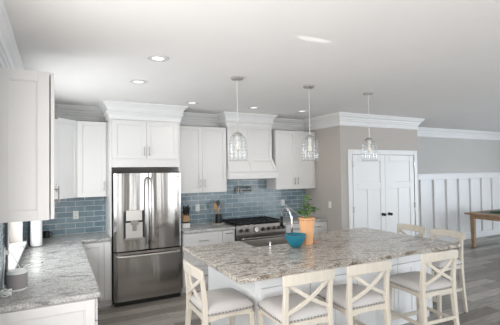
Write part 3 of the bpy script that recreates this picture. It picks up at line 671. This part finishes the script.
# ------------------------------------------------------------------ stools
def make_stool():
    t = thing('counter_stool', '-', 'stool', (0, 0, 0), 'whitewashed X-back counter stools')
    W2 = .205
    for s in (-1, 1):
        m = MB(); m.quadbar([(s*(W2+.012), -.285, 0), (s*(W2+.004), -.245, .30), (s*W2, -.225, .56), (s*W2, -.228, .70), (s*W2, -.250, .92)], [.017, .019, .021, .020, .017], [.017, .020, .024, .021, .015]); m.build('rear_leg', M['stoolwood'], t, bevel=.004)
        m = MB(); m.quadbar([(s*(W2+.006), .205, 0), (s*(W2), .197, .56)], [.017, .021], [.017, .021]); m.build('front_leg', M['stoolwood'], t, bevel=.004)
        m = MB(); m.loft([[(s*(W2-.009), y, z), (s*(W2+.009), y, z), (s*(W2+.009), y, z+.032), (s*(W2-.009), y, z+.032)] for y, z in ((-.25, .27), (.20, .27))]); m.build('stretcher', M['stoolwood'], t, bevel=.003)
    m = MB(); m.box(-W2, W2, .190, .212, .19, .228); m.build('stretcher', M['stoolwood'], t, bevel=.003)
    m = MB(); m.box(-W2, W2, -.262, -.242, .30, .332); m.build('stretcher', M['stoolwood'], t, bevel=.003)
    m = MB()                                                   # seat frame with gently arched lower edges
    for (x0, y0, x1, y1) in ((-W2, -.226, W2, -.226), (-W2, .2, W2, .2), (-W2, -.22, -W2, .2), (W2, -.22, W2, .2)):
        d = Vector((x1-x0, y1-y0, 0)).normalized(); nn = Vector((d.y, -d.x, 0))*.011; secs = []
        for i in range(9):
            s = i/8; p = Vector((x0, y0, 0)).lerp(Vector((x1, y1, 0)), s); zb = .535 + .018*math.sin(PI*s)
            secs.append([(p-nn)+Vector((0, 0, zb)), (p+nn)+Vector((0, 0, zb)), (p+nn)+Vector((0, 0, .592)), (p-nn)+Vector((0, 0, .592))])
        m.loft(secs)
    m.build('seat_frame', M['stoolwood'], t)
    # cushion
    m = MB(); n = 16; hx, hy = .232, .225; grid = []
    def cs(q, h): return h*(q if abs(q) < 1 else q)
    for j in range(n+1):
        row = []
        for i in range(n+1):
            a = -1+2*i/n; b = -1+2*j/n
            rr = max(0, 1-abs(a)**4.5)*max(0, 1-abs(b)**4.5)
            cx = a*hx*(1-.035*b*b) ; cy = b*hy*(1-.035*a*a)
            row.append(m.b.verts.new((cx*(1 if rr > 0 else .995), cy-.004, .628 + .048*rr**.5)))
        grid.append(row)
    for j in range(n):
        for i in range(n): m.b.faces.new((grid[j][i], grid[j][i+1], grid[j+1][i+1], grid[j+1][i]))
    rim = [grid[0][i] for i in range(n+1)] + [grid[j][n] for j in range(1, n+1)] + [grid[n][i] for i in range(n-1, -1, -1)] + [grid[j][0] for j in range(n-1, 0, -1)]
    low = [m.b.verts.new((v.co.x*.992, v.co.y*.992, .588)) for v in rim]
    for i in range(len(rim)):
        j = (i+1) % len(rim); m.b.faces.new((rim[i], low[i], low[j], rim[j]))
    m.b.faces.new(low)
    m.build('cushion', M['linen'], t, smooth=True)
    m = MB()                                                   # nailhead trim on all four sides
    def nail(x, y, nx, ny):
        m.tube([(x, y, .602), (x+nx*.005, y+ny*.005, .602)], .0060, 6)
    for i in range(15):
        a = -.215+.43*i/14; nail(a, -.2265-.002+.006*(a/.215)**2, 0, -1); nail(a, .2185-.006*(a/.215)**2, 0, 1)
    for i in range(14):
        b = -.205+.41*i/13; nail(.2295-.006*(b/.21)**2, b, 1, 0); nail(-.2295+.006*(b/.21)**2, b, -1, 0)
    m.build('nailhead_trim', M['nail'], t)
    bow = lambda x: -.252 - .030*(1-(x/.25)**2)
    m = MB(); secs = []
    for i in range(15):                                        # crest rail
        x = -.238+.476*i/14; e = abs(x/.238); y = bow(x); top = .978 - .010*e**6 - .004*e*e; bot = .880 + .014*math.cos(x/.238*PI/2) + .006*e**6
        secs.append([(x, y-.012, bot), (x, y+.012, bot), (x, y+.012-.004, top), (x, y-.012-.004, top)])
    m.loft(secs); m.build('crest_rail', M['stoolwood'], t, bevel=.004)
    for s in (-1, 1):                                          # the two curved diagonals
        m = MB(); secs = []
        for i in range(11):
            q = i/10; x = s*(-.195+.39*q); z = lerp(.900, .672, q) - .016*math.sin(PI*q) ; y = -.238 - .022*math.sin(PI*q) + s*.0035
            dz = Vector((s*.39, 0, -.228 - .016*PI*math.cos(PI*q))).normalized(); pv = Vector((-dz.z, 0, dz.x))*.0155
            c = Vector((x, y, z)); ty = Vector((0, .008, 0))
            secs.append([c-pv-ty, c+pv-ty, c+pv+ty, c-pv+ty])
        m.loft(secs); m.build('cross_brace', M['stoolwood'], t, bevel=.002)
    return t
st0 = make_stool()
SP = [  # centre of the crest rail (x, y), heading of the front (0 = towards +Y), label
    (1.03, 3.09, -PI/2, 'whitewashed X-back stool at the left end of the island, nearest the fridge'),
    (1.755, 2.375, -.05, 'front-row stool below the teal bowl, first from the left end stool'),
    (2.372, 2.355, -.05, 'middle of the three whitewashed stools along the island front'),
    (3.265, 2.335, -.07, 'rightmost whitewashed stool along the island front, whole pale seat in view'),
    (4.46, 3.64, PI/2, 'stool at the right end of the island, nearer the pantry doors'),
    (4.46, 3.10, PI/2, 'stool at the right end of the island whose rear leg stands on open floor'),
]
for i, (bx, by, rz, lab) in enumerate(SP):
    ox, oy = -math.sin(rz)*-.27*-1, 0
    c = Vector((bx, by, 0)) + Vector((-math.sin(rz), math.cos(rz), 0))*.27
    if i == 0:
        st0.location = c; st0.rotation_euler = (0, 0, rz); st0['label'] = lab
    else: dup(st0, c, rz, lab)

# ------------------------------------------------------------------ pendants
def make_pendant():
    t = thing('pendant_light', '-', 'pendant light', (0, 0, 0), 'glass pendants over the island')
    MB().lathe([(.001, H-.001), (.063, H-.001), (.063, H-.016), (.055, H-.024), (.012, H-.028), (.001, H-.028)], (0, 0), 28).build('canopy', M['palenickel'], t, smooth=False)
    MB().tube([(0, 0, H-.028), (0, 0, 2.27)], .0022, 8).build('cord', mat('clear_white_cord', (.80, .80, .78), .5), t)
    m = MB(); m.tube([(0, 0, 2.27), (0, 0, 2.165)], .006, 10); m.build('stem', M['palenickel'], t)
    m = MB(); m.lathe([(.001, 2.168), (.018, 2.166), (.046, 2.152), (.058, 2.136), (.058, 2.130), (.001, 2.132)], (0, 0), 28); m.build('cap', M['palenickel'], t, smooth=True)
    m = MB(); m.lathe([(.001, 2.130), (.021, 2.130), (.021, 2.085), (.016, 2.075), (.001, 2.075)], (0, 0), 18); m.build('socket', M['white'], t)
    m = MB(); m.lathe([(.010, 2.075), (.013, 2.058), (.022, 2.025), (.024, 2.008), (.018, 1.988), (.001, 1.982)], (0, 0), 20); m.build('bulb', M['bulb'], t, smooth=True)
    m = MB(); prof = [(.050, 2.134), (.076, 2.124), (.089, 2.098), (.094, 2.05), (.096, 1.98), (.096, 1.91), (.094, 1.872)]
    n = 36; rings = [[m.b.verts.new((r_*math.cos(2*PI*i/n), r_*math.sin(2*PI*i/n), z)) for i in range(n)] for r_, z in prof]
    rings += [[m.b.verts.new(((r_-.004)*math.cos(2*PI*i/n), (r_-.004)*math.sin(2*PI*i/n), z)) for i in range(n)] for r_, z in reversed(prof)]
    for a, b in zip(rings, rings[1:]):
        for i in range(n): m.b.faces.new((a[i], a[(i+1) % n], b[(i+1) % n], b[i]))
    m.build('shade', M['glass'], t, smooth=True)
    return t
pd = make_pendant()
PL = [(1.653, 3.436, 'clear glass pendant nearest the fridge, hanging in front of the hood'), (2.563, 3.436, 'middle glass pendant, in front of the cabinets right of the hood'), (3.479, 3.436, 'glass pendant hanging in front of the pantry doors')]
for i, (x, y, lab) in enumerate(PL):
    if i == 0: pd.location = (x, y, 0); pd['label'] = lab
    else: dup(pd, (x, y, 0), 0, lab)

# ------------------------------------------------------------------ downlights
DLS = [(.766, 3.126, 'recessed downlight nearest the camera, above the aisle by the left cabinets'), (.776, 4.02, 'recessed downlight in front of the fridge, behind the nearest one'),
       (1.677, 4.93, 'recessed downlight just right of the fridge crown'), (2.653, 4.94, 'recessed downlight in front of the range hood crown'), (3.532, 4.93, 'recessed downlight beside the cord of the middle pendant')]
d0 = None
for i, (x, y, lab) in enumerate(DLS):
    if d0 is None:
        d0 = thing('downlight', lab, 'downlight', (0, 0, 0), 'recessed ceiling downlights')
        MB().lathe([(.050, H-.001), (.090, H-.001), (.088, H-.007), (.056, H-.0075), (.050, H-.004)], (0, 0), 28).build('trim_ring', mat('grey_white_ring', (.62, .62, .61), .5), d0, smooth=False)
        MB().lathe([(.001, H-.001), (.050, H-.001), (.049, H-.006), (.001, H-.0065)], (0, 0), 24).build('lens', M['lens'], d0)
        d0.location = (x, y, 0)
    else: dup(d0, (x, y, 0), 0, lab)
    l = bpy.data.lights.new('downlight_beam', 'AREA'); l.shape = 'DISK'; l.size = .11; l.energy = 1.5; l.color = (1, .92, .84); l.spread = 2.4
    o = bpy.data.objects.new('downlight_beam', l); COL.objects.link(o); o.location = (x, y, H-.012)

# ------------------------------------------------------------------ counter things by the range
def cyl_mesh(c, prof, n=20): return MB().lathe(prof, c, n)
kx, ky = 1.765, 5.56
t = thing('knife_block', 'wooden knife block on a white base beside the fridge', 'knife block', (kx, ky, .915))
MB().box(kx-.06, kx+.06, ky-.05, ky+.06, .915, .985).build('base', M['white'], t, bevel=.006)
m = MB(); m.loft([[(kx-.05, ky-.045, .985), (kx+.05, ky-.045, .985), (kx+.05, ky+.05, .985), (kx-.05, ky+.05, .985)], [(kx-.05, ky-.065, 1.10), (kx+.05, ky-.065, 1.10), (kx+.05, ky+.04, 1.14), (kx-.05, ky+.04, 1.14)]]); m.build('block', M['woodspoon'], t, bevel=.003)
MB().box(kx-.052, kx+.052, ky-.052, ky+.052, .987, 1.01).build('band', M['black'], t)
for i in range(3):
    for j in range(2):
        x = kx-.034+.034*i; y = ky-.05+.05*j; h = 1.11+.02*j
        kn = MB().quadbar([(x, y, h), (x+.004, y-.02, h+.10+.015*((i+j) % 2)), (x+.008, y-.022, h+.115+.015*((i+j) % 2))], [.010, .012, .008], [.008, .010, .006]).build('kitchen_knife', M['black'], bevel=.003, loc=(x, y, h))
        tag(kn, 'black-handled knife standing in the wooden knife block by the fridge', 'knife', 'knives in the block')
ux, uy = 2.375, 5.70
tag(MB().lathe([(.001, .915), (.118, .915), (.120, .922), (.112, .926), (.001, .926)], (ux, uy), 32, 1, .9).build('trivet', M['woodspoon'] if False else mat('stone_trivet', (.46, .43, .38), .5), loc=(ux, uy, .915)), 'round beige trivet under the black utensil crock', 'trivet')
m = MB(); m.lathe([(.001, .926), (.050, .926), (.053, .932), (.053, 1.072), (.048, 1.072), (.047, .94), (.001, .938)], (ux, uy), 24)
tag(m.build('utensil_crock', M['black'], loc=(ux, uy, .926), smooth=False), 'black crock of cooking utensils on a round trivet', 'crock')
def utensil(name, label, mtl, dx, dy, top, head, tilt):
    t = thing(name, label, 'utensil', (ux+dx, uy+dy, .94))
    b = Vector((ux+dx, uy+dy, .942)); e = Vector((ux+dx+tilt[0], uy+dy+tilt[1], top))
    m = MB(); m.tube([b, e], .006, 8); m.build('shaft', M[mtl] if isinstance(mtl, str) else mtl, t)
    d = (e-b).normalized(); sd = Vector((1, 0, 0)); nn = Vector((0, 1, 0)); secs = []
    for s, wv in ((0, .2), (.2, .75), (.5, 1), (.8, .9), (1, .4)):
        c = e + d*head[1]*s - d*.01; secs.append([c-sd*head[0]*wv-nn*.005, c+sd*head[0]*wv-nn*.005, c+sd*head[0]*wv+nn*.005, c-sd*head[0]*wv+nn*.005])
    m = MB(); m.loft(secs); m.build('head', M[mtl] if isinstance(mtl, str) else mtl, t, bevel=.002)
grey = mat('grey_nylon', (.20, .21, .22), .5)
utensil('wooden_spatula', 'wide wooden spatula leaning left in the black crock', 'woodspoon', -.022, -.01, 1.14, (.034, .13), (-.03, .0))
utensil('serving_spoon', 'tall black spoon in the middle of the utensil crock', 'black', .0, .012, 1.21, (.036, .095), (.002, .008))
utensil('slotted_turner', 'grey turner leaning right in the utensil crock', grey, .022, .0, 1.17, (.034, .10), (.045, .0))
utensil('wooden_spoon', 'pale wooden spoon at the front of the utensil crock', 'woodspoon', -.008, -.028, 1.12, (.020, .07), (-.010, -.006))
m = MB(); m.lathe([(.001, .915), (.030, .915), (.042, .925), (.038, .925), (.028, .919), (.001, .919)], (2.50, 5.73), 18, 1.2, .7)
# outlets and switches
def plate(name, label, c, nrm, w=.072, h=.115, kind='outlet', child=None):
    nrm = Vector(nrm); uu = Vector((-nrm.y, nrm.x, 0)); F = Face(c, uu, nrm)
    t = thing(name, label, 'outlet' if kind == 'outlet' else 'switch', c)
    mb = MB(); fbox(mb, F, -w/2, w/2, 0, .006, -h/2, h/2); mb.build('cover_plate', M['white'], t, bevel=.002)
    if kind == 'outlet':
        for z in (-.025, .025):
            mb = MB(); fbox(mb, F, -.016, .016, .006, .008, z-.017, z+.017); so = mb.build('socket', M['white'], t)
            mb = MB(); fbox(mb, F, -.009, -.006, .008, .0086, z-.006, z+.007); fbox(mb, F, .006, .009, .008, .0086, z-.006, z+.007); mb.build('slot', M['dark'], so)
    else:
        mb = MB(); fbox(mb, F, -.016, .016, .006, .010, -.033, .033); mb.build('rocker', M['white'], t, bevel=.002)
    return t
plate('wall_outlet', 'white outlet on the tile left of the fridge', (.25, YB-.0082, 1.18), (0, -1, 0))
plate('wall_outlet', 'white outlet on the tile right of the fridge', (2.065, YB-.0082, 1.18), (0, -1, 0))
plate('wall_outlet', 'white outlet with plug on the tile right of the range', (3.725, YB-.0082, 1.18), (0, -1, 0))
plate('light_switch', 'white switch plate on the side wall left of the pantry doors', (XS-.0002, 5.15, 1.165), (-1, 0, 0), kind='switch')
plate('wall_outlet', 'white outlet on the left wall behind the grey speaker', (XL+.0082, 3.38, 1.15), (1, 0, 0))
t = thing('charging_cord', 'thin white cord running from the outlet down behind the plant', 'cord', (3.725, YB-.02, 1.16))
m = MB(); m.box(3.708, 3.742, YB-.05, YB-.017, 1.140, 1.172); m.build('plug', M['white'], t, bevel=.004)
m = MB(); m.tube([(3.73, YB-.05, 1.155), (3.80, YB-.07, 1.10), (3.90, YB-.09, 1.03), (3.98, YB-.11, .965), (4.03, YB-.14, .926), (4.08, YB-.19, .921)], .0045, 6); m.build('cable', M['white'], t)

# ------------------------------------------------------------------ things on the left worktop
sx0, sy0 = -.255, 3.255
t = thing('smart_speaker', 'round grey fabric speaker with white top on the left worktop', 'speaker', (sx0, sy0, .915))
MB().lathe([(.001, .915), (.060, .915), (.066, .919), (.066, .930), (.001, .930)], (sx0, sy0), 28).build('base', M['white'], t)
MB().lathe([(.001, .930), (.066, .930), (.068, .94), (.068, 1.032), (.066, 1.037), (.001, 1.037)], (sx0, sy0), 28).build('fabric_body', M['greyfabric'], t, smooth=False)
MB().lathe([(.001, 1.037), (.067, 1.037), (.067, 1.047), (.060, 1.057), (.001, 1.061)], (sx0, sy0), 28).build('top_cap', M['white'], t)
t = thing('speaker_cord', 'white cord coiled left of the grey speaker and up to the wall', 'cord', (-.31, 3.08, .915))
pts = []
for i in range(40):
    a = 2*PI*i/13; pts.append((-.308+(.030+.004*math.sin(i))*math.cos(a), 3.085+.038*math.sin(a), .921+.0012*i+.004*math.sin(i*1.7)))
m = MB(); m.tube(pts, .0045, 6); m.tube([pts[-1], (-.30, 3.13, .955), (-.335, 3.2, .95), (-.345, 3.3, 1.0), (-.343, 3.38, 1.12)], .0045, 6)
m.tube([(-.33, 3.38, 1.17), (-.30, 3.37, 1.165), (-.27, 3.30, 1.13), (-.235, 3.26, 1.062)], .004, 6)
m.build('cable', M['white'], t); m = MB(); m.box(-.347, -.315, 3.363, 3.397, 1.155, 1.187); m.build('plug', M['white'], t, bevel=.004)
t = thing('usb_adapter', 'small white charger and short cable lying on the left worktop', 'charger', (-.19, 4.09, .915))
m = MB(); m.tube([(-.262, 4.0, .919), (-.235, 4.05, .920), (-.20, 4.10, .919), (-.165, 4.10, .919)], .0045, 6); m.build('cable', M['white'], t)
MB().box(-.165, -.125, 4.085, 4.120, .915, .930).build('adapter', M['white'], t, bevel=.004)
MB().box(-.125, -.110, 4.093, 4.112, .918, .927).build('connector', M['nickel'], t)
px_, py_ = -.205, 5.08
t = thing('paper_towel_holder', 'black upright paper towel holder standing by the kitchen window', 'holder', (px_, py_, .915))
MB().lathe([(.001, .915), (.050, .915), (.050, .920), (.001, .921)], (px_, py_), 28).build('base', M['black'], t)
MB().tube([(px_, py_, .920), (px_, py_, 1.26)], .008, 10).build('post', M['black'], t)
m = MB(); m.tube([(px_-.040, py_-.0, .919), (px_-.074, py_-.005, .935), (px_-.078, py_-.005, 1.15), (px_-.074, py_-.005, 1.24)], .012, 8); m.build('arm', M['black'], t)
m = MB(); m.lathe([(.020, .922), (.056, .922), (.061, .930), (.061, 1.225), (.020, 1.215)], (px_, py_), 32)
tag(m.build('paper_towel_roll', M['paper'], loc=(px_, py_, .93), smooth=False), 'fat white paper towel roll standing below the left wall cabinet', 'paper towel')
mx_, my_ = -.115, 5.70
t = thing('mug', 'small black mug half hidden behind the paper towel roll', 'mug', (mx_, my_, .915))
MB().lathe([(.001, .915), (.040, .915), (.043, .92), (.043, 1.005), (.039, 1.005), (.038, .925), (.001, .922)], (mx_, my_), 20).build('cup', M['black'], t)
m = MB(); m.tube([(mx_+.040, my_, .985), (mx_+.068, my_, .98), (mx_+.072, my_, .955), (mx_+.065, my_, .935), (mx_+.040, my_, .935)], .006, 8); m.build('handle', M['black'], t)
m = MB(); m.lathe([(.001, WZ0), (.040, WZ0), (.055, WZ0+.02), (.052, WZ0+.034), (.040, WZ0+.040), (.001, WZ0+.042)], (-.352, 4.60), 22)
tag(m.build('trinket_dish', M['white'], loc=(-.352, 4.60, WZ0), smooth=True), 'small round white dish on the kitchen window sill', 'dish')

# ------------------------------------------------------------------ dining table
tx0, tx1, ty0, ty1, tz = 8.25, 9.75, 3.2, 5.30, .767
t = thing('dining_table', 'wooden dining table by the white panelled wall at right', 'table', ((tx0+tx1)/2, (ty0+ty1)/2, 0))
MB().box(tx0, tx1, ty0, ty1, tz-.04, tz).build('tabletop', M['tabwood'], t, bevel=.006)
m = MB(); m.box(tx0+.06, tx0+.085, ty0+.12, ty1-.12, tz-.125, tz-.041); m.box(tx1-.085, tx1-.06, ty0+.12, ty1-.12, tz-.125, tz-.041); m.box(tx0+.06, tx1-.06, ty0+.12, ty0+.145, tz-.125, tz-.041); m.box(tx0+.06, tx1-.06, ty1-.145, ty1-.12, tz-.125, tz-.041)
m.build('apron', M['tabwood'], t)
for x in (tx0+.08, tx1-.08):
    for y in (ty0+.15, ty1-.15):
        MB().quadbar([(x, y, 0), (x, y, tz-.041)], [.030, .040], [.034, .044]).build('leg', M['tabwood'], t, bevel=.004)
tag(MB().box(tx0+.22, tx1-.22, 3.35, 5.16, tz, tz+.005).build('table_runner', M['greyrunner'], loc=(8.76, 4.2, tz)), 'grey runner lying along the wooden dining table', 'table runner')
m = MB(); m.loft([[(tx0+.30+e, y, tz+.006), (tx0+.62-e, y, tz+.006), (tx0+.60-e, y, tz+.04+h), (tx0+.32+e, y, tz+.05+h)] for y, e, h in ((4.47, .03, -.02), (4.55, 0, 0), (4.75, .01, .006), (4.93, .03, -.02))])
tag(m.build('folded_cloth', M['green'], loc=(8.7, 4.70, tz), bevel=.008), 'dark green folded cloth on the runner of the dining table', 'cloth')
